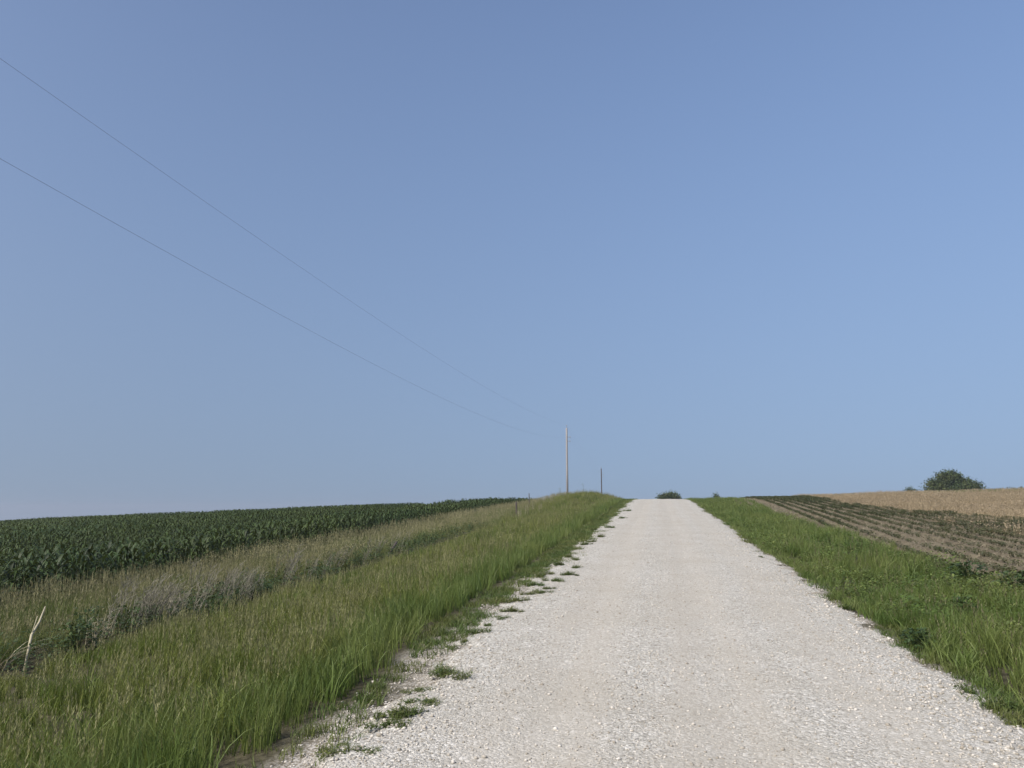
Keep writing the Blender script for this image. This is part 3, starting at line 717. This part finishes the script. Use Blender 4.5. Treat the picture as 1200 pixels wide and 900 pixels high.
# ------------------------------------------------------------------ trees and shrubs beyond the crest
def crown_geo(lobes, n, leaf, seed):
    r2 = np.random.default_rng(seed); L = np.array(lobes, float); wts = (L[:, 3] * L[:, 4] * L[:, 5]) ** .72; wts /= wts.sum()
    k = r2.choice(len(L), n, p=wts); d = r2.normal(size=(n, 3)); d /= np.linalg.norm(d, axis=1)[:, None]
    rad = r2.random(n) ** .38 * (1 + .12 * r2.normal(size=n))
    c = L[k, :3] + d * rad[:, None] * L[k, 3:6]
    # clump the leaves: pull them towards nearby twig ends so gaps open between
    tw = L[r2.choice(len(L), n // 60, p=wts)]; dd_ = r2.normal(size=(len(tw), 3)); dd_ /= np.linalg.norm(dd_, axis=1)[:, None]
    tc = tw[:, :3] + dd_ * (r2.random(len(tw)) ** .33)[:, None] * tw[:, 3:6]
    c = tc[r2.integers(0, len(tc), n)] * .88 + c * .12 + r2.normal(0, leaf * 1.35, (n, 3))
    u = r2.normal(size=(n, 3)); u /= np.linalg.norm(u, axis=1)[:, None]; w = np.cross(u, r2.normal(size=(n, 3))); w /= np.linalg.norm(w, axis=1)[:, None]
    l = leaf * r2.uniform(.6, 1.3, n)[:, None]
    V = np.stack([c - u * l * .6, c + w * l * .32, c + u * l * .6, c - w * l * .32], 1).reshape(-1, 3)
    F = np.arange(n * 4).reshape(-1, 4)
    return Geo().add(V, F, np.repeat(r2.random(n), 4))
def tree(name, label, cat, loc, lobes, n, leaf, trunk, limbs, seed):
    root = bpy.data.objects.new(name, None); COL.objects.link(root); root.location = loc; tag(root, label, cat)
    g = tube(trunk[0], trunk[1], 9)
    geo_obj('trunk', g, M['bark'], root, smooth=True)
    for pth, rd in limbs: geo_obj('limb', tube(pth, rd, 6), M['bark'], root, smooth=True)
    geo_obj('crown', crown_geo(lobes, n, leaf, seed), M['treeleaf'], root)
    return root
def far_spot(px, dist):
    d_ = ray(px, 580); d_ = d_ / math.hypot(d_[0], d_[1]) * dist; return d_[0], d_[1]
x_, y_ = far_spot(1117, 168); zb = float(gz(x_, y_)); top = 2 + (ray(1117, 551)[2] / math.hypot(*ray(1117, 551)[:2])) * 168; h = top - zb
W = 168 / 900 * 1.02
ax = np.array([math.cos(YAW), math.sin(YAW)])
def lob(dx, z, rx, rz, dy=0):
    return (ax[0] * dx - ax[1] * dy, ax[1] * dx + ax[0] * dy, z, rx, rx * .9, rz)
lobes = [lob(-2 * W * 1, h - 9 * W, 13 * W, 9 * W), lob(-6 * W, h - 7 * W, 8 * W, 7 * W), lob(5 * W, h - 10 * W, 11 * W, 8 * W, 1), lob(-18 * W, h - 15 * W, 9 * W, 6.5 * W), lob(-25 * W, h - 20 * W, 6.5 * W, 4 * W),
         lob(14 * W, h - 15 * W, 8 * W, 6 * W, -1), lob(24 * W, h - 15 * W, 5.5 * W, 5.5 * W), lob(28 * W, h - 17 * W, 3.5 * W, 4 * W), lob(0, h - 19 * W, 17 * W, 5 * W, -1), lob(-12 * W, h - 22 * W, 12 * W, 4 * W)]
tree('tree', 'round dark green spreading tree standing alone beyond the tan hill', 'tree', (x_, y_, zb - .05), lobes, 21000, .28,
     ([[0, 0, -.1], [.05, .05, h * .22], [.1, 0, h * .42], [0, .1, h * .7]], [.34, .27, .22, .1]),
     [([[.05, .05, h * .25], [ax[0] * 2.4, ax[1] * 2.4, h * .5], [ax[0] * 4.3, ax[1] * 4.3, h * .62]], [.17, .11, .04]), ([[.05, .05, h * .25], [-ax[0] * 2.2, -ax[1] * 2.2, h * .45], [-ax[0] * 4.2, -ax[1] * 4.2, h * .5]], [.17, .11, .04]),
      ([[.1, 0, h * .38], [ax[0] * .8, 1.5, h * .6], [ax[0] * 1.2, 2.2, h * .8]], [.13, .09, .03])], 901)
x_, y_ = far_spot(783, 165); zb = float(gz(x_, y_)); top = 2 + (ray(783, 575)[2] / math.hypot(*ray(783, 575)[:2])) * 165; h = top - zb; W = 165 / 900
lobes = [lob(-2 * W, h - 6 * W, 8 * W, 4.2 * W), lob(6 * W, h - 6.2 * W, 6 * W, 4.0 * W), lob(-9 * W, h - 8.5 * W, 4.5 * W, 3.2 * W), lob(11 * W, h - 8 * W, 3 * W, 3.2 * W), lob(0, h - 13 * W, 12 * W, 6 * W)]
tree('tree', 'small round treetop showing over the crest of the road', 'tree', (x_, y_, zb - .05), lobes, 6000, .26,
     ([[0, 0, -.1], [.05, 0, h * .3], [0, .05, h * .6]], [.2, .16, .08]), [([[.05, 0, h * .3], [.9, 0, h * .6]], [.1, .04]), ([[.05, 0, h * .3], [-.9, .2, h * .6]], [.1, .04])], 902)
def shrub(px, dist, ytop, wpx, label, seed, n=900, leaf=.14):
    x_, y_ = far_spot(px, dist); zb = float(gz(x_, y_)); r_ = ray(px, ytop); top = 2 + r_[2] / math.hypot(r_[0], r_[1]) * dist; h = max(top - zb, .5); W = dist / 900
    root = bpy.data.objects.new('shrub', None); COL.objects.link(root); root.location = (x_, y_, zb - .03); tag(root, label, 'shrub')
    geo_obj('crown', crown_geo([lob(-wpx * .15 * W, h * .55, wpx * .36 * W, h * .42), lob(wpx * .2 * W, h * .5, wpx * .3 * W, h * .38)], n, leaf, seed), M['treeleaf'], root)
    geo_obj('stem', tube([[0, 0, -.05], [.03, 0, h * .5]], [.05, .02], 6), M['bark'], root)
shrub(1068, 108, 571.5, 15, 'small low shrub on the skyline just left of the spreading tree', 911)
shrub(839, 88, 577.5, 8, 'tiny dark bush on the skyline just right of the road crest', 912, 500, .09)

# ------------------------------------------------------------------ utility poles and wires
XP = -12.6
def pole(name_label, Yp, topz, r0, r1, mat, brackets=True):
    zb = float(gz(XP, Yp)); H = topz - zb
    root = bpy.data.objects.new('utility_pole', None); COL.objects.link(root); root.location = (XP, Yp, zb); tag(root, name_label, 'utility pole')
    geo_obj('shaft', tube([[0, 0, -.3], [0, 0, H * .5], [0, 0, H - .45], [0, 0, H - .43]], [r0, (r0 + r1) / 2, r1, r1 * .9], 14), M[mat], root, smooth=True)
    s = geo_obj('top_pin', tube([[0, 0, H - .43], [0, 0, H - .16]], [.02, .02], 8), M['steel'], root)
    geo_obj('insulator', tube([[0, 0, H - .18], [0, 0, H - .15], [0, 0, H - .10], [0, 0, H - .06], [0, 0, H]], [.04, .07, .05, .065, .03], 12), M['porcelain'], s, smooth=True)
    for dz in (1.75, 2.35):
        br = geo_obj('bracket', tube([[r1 * .8, 0, H - dz], [r1 + .34, 0, H - dz], [r1 + .36, 0, H - dz]], [.03, .03, .02], 8), M['steel'], root)
        geo_obj('insulator', tube([[r1 + .36, 0, H - dz - .09], [r1 + .36, 0, H - dz - .03], [r1 + .36, 0, H - dz], [r1 + .36, 0, H - dz + .03], [r1 + .36, 0, H - dz + .09]], [.05, .055, .035, .055, .05], 10), M['porcelain'], br, smooth=True)
    return root, r1 + .36, H, zb
Y1, T1, Y2, T2 = 109.9, 14.40, 178.9, 12.31
pole('pale grey wooden utility pole standing behind the grassy rise', Y1, T1, .165, .125, 'pale_pole')
pole('thinner dark utility pole farther away beyond the rise', Y2, T2, .15, .11, 'dark_pole')
def wire(pts, label, r=.0036):
    pts = np.array(pts); o = geo_obj('power_line', tube(pts - pts[0], [r] * len(pts), 5), M['cable'], None, pts[0]); return tag(o, label, 'power line')
Ys = np.concatenate([np.arange(-25, 105, 4.0), [Y1]])
cu = np.polyfit([11.9, 17.4, 27.6, 41.3, 52.4, Y1], [10.91, 10.87, 10.83, 10.95, 11.28, T1 - .02], 2)
cl = np.polyfit([11.7, 18.1, 26.5, 36.2, 49.7, 56.0, Y1], [8.65, 8.51, 8.40, 8.48, 8.67, 8.83, T1 - 1.75], 3)
wire([(XP, y, np.polyval(cu, y) + (T1 - .02 - np.polyval(cu, Y1)) * max(0, (y - 60) / 50)) for y in Ys], 'upper overhead wire rising from the grey pole top toward the left')
xo = .125 + .36
wire([(XP + xo, y, np.polyval(cl, y) + (T1 - 1.75 - np.polyval(cl, Y1)) * max(0, (y - 60) / 50)) for y in Ys], 'lower overhead wire running from the grey pole bracket toward the left')
def span(z0, z1, x0, x1, label):
    t = np.linspace(0, 1, 16); wire([(x0 + (x1 - x0) * s, Y1 + (Y2 - Y1) * s, z0 + (z1 - z0) * s - 4 * .9 * s * (1 - s)) for s in t], label, .004)
span(T1 - .02, T2 - .02, XP, XP, 'upper wire strung between the tops of the two poles')
span(T1 - 1.75, T2 - 1.75, XP + xo, XP + .47, 'lower wire strung between the brackets of the two poles')

# ------------------------------------------------------------------ summer haze: one even box of air over the whole place
if HAZE > 0:
    zs = np.array([q_.co.z for q_ in ground.data.vertices])
    lo = np.array([-1560, -660, zs.min() - 1.0]); hi = np.array([1560, 1560, 17.0])
    V = [[(lo, hi)[i][0], (lo, hi)[j][1], (lo, hi)[k_][2]] for k_ in (0, 1) for j in (0, 1) for i in (0, 1)]
    hm = bpy.data.materials.new('thin_haze'); nt, nd, lk = nodes_of(hm)
    pv = N(nt, 'ShaderNodeVolumePrincipled'); pv.inputs['Color'].default_value = (.60, .64, .74, 1); pv.inputs['Density'].default_value = HAZE; pv.inputs['Anisotropy'].default_value = .1
    o = N(nt, 'ShaderNodeOutputMaterial'); lk.new(pv.outputs[0], o.inputs['Volume'])
    tag(link('haze', mesh_from('haze', V, [[0, 2, 3, 1], [4, 5, 7, 6], [0, 1, 5, 4], [2, 6, 7, 3], [0, 4, 6, 2], [1, 3, 7, 5]], None, hm)), 'thin pale summer haze over the fields', 'haze', kind='stuff')

# ------------------------------------------------------------------ camera, light, sky
cam = bpy.data.cameras.new('camera'); cam.sensor_width = 36; cam.lens = 27; cam.clip_end = 9000; cam.clip_start = .05
co = bpy.data.objects.new('camera', cam); COL.objects.link(co); co.location = CAM; co.rotation_euler = (math.radians(90) + PITCH, 0, YAW); scene.camera = co
EL, AZ = math.radians(46), math.radians(220)
sd = Vector((math.sin(AZ) * math.cos(EL), math.cos(AZ) * math.cos(EL), math.sin(EL)))
sun = bpy.data.lights.new('sun', 'SUN'); sun.energy = 4.65; sun.angle = math.radians(.53); sun.color = (1, .94, .86)
so = bpy.data.objects.new('sun', sun); COL.objects.link(so); so.rotation_euler = sd.to_track_quat('Z', 'Y').to_euler(); so.location = (0, 0, 30)
w = bpy.data.worlds.new('World'); scene.world = w; w.use_nodes = True; nt = w.node_tree; nt.nodes.clear()
sky = nt.nodes.new('ShaderNodeTexSky'); sky.sky_type = 'NISHITA'; sky.sun_disc = False; sky.sun_elevation = EL; sky.sun_rotation = AZ
sky.altitude = 300; sky.air_density = 0.7; sky.dust_density = 3.8; sky.ozone_density = 2.6
# a hazy summer sky: keep the washed horizon band high and even
tc = nt.nodes.new('ShaderNodeTexCoord'); sep = nt.nodes.new('ShaderNodeSeparateXYZ'); cb = nt.nodes.new('ShaderNodeCombineXYZ')
ma = nt.nodes.new('ShaderNodeMath'); ma.operation = 'MULTIPLY_ADD'; ma.inputs[1].default_value = .27; ma.inputs[2].default_value = .08
nv = nt.nodes.new('ShaderNodeVectorMath'); nv.operation = 'NORMALIZE'
for a_, b_ in ((tc.outputs['Generated'], sep.inputs[0]), (sep.outputs[0], cb.inputs[0]), (sep.outputs[1], cb.inputs[1]), (sep.outputs[2], ma.inputs[0]), (ma.outputs[0], cb.inputs[2]), (cb.outputs[0], nv.inputs[0]), (nv.outputs[0], sky.inputs[0])): nt.links.new(a_, b_)
bg = nt.nodes.new('ShaderNodeBackground'); bg.inputs[1].default_value = .140
out = nt.nodes.new('ShaderNodeOutputWorld'); nt.links.new(mixc(nt, 1.0, sky.outputs[0], (1.03, 1.015, 1.05), 'MULTIPLY'), bg.inputs[0]); nt.links.new(bg.outputs[0], out.inputs[0])
vs = scene.view_settings; vs.view_transform = 'Standard'; vs.look = 'None'; vs.gamma = 1; vs.exposure = 0.0; vs.use_curve_mapping = False
scene.cycles.max_bounces = 6; scene.cycles.transparent_max_bounces = 8
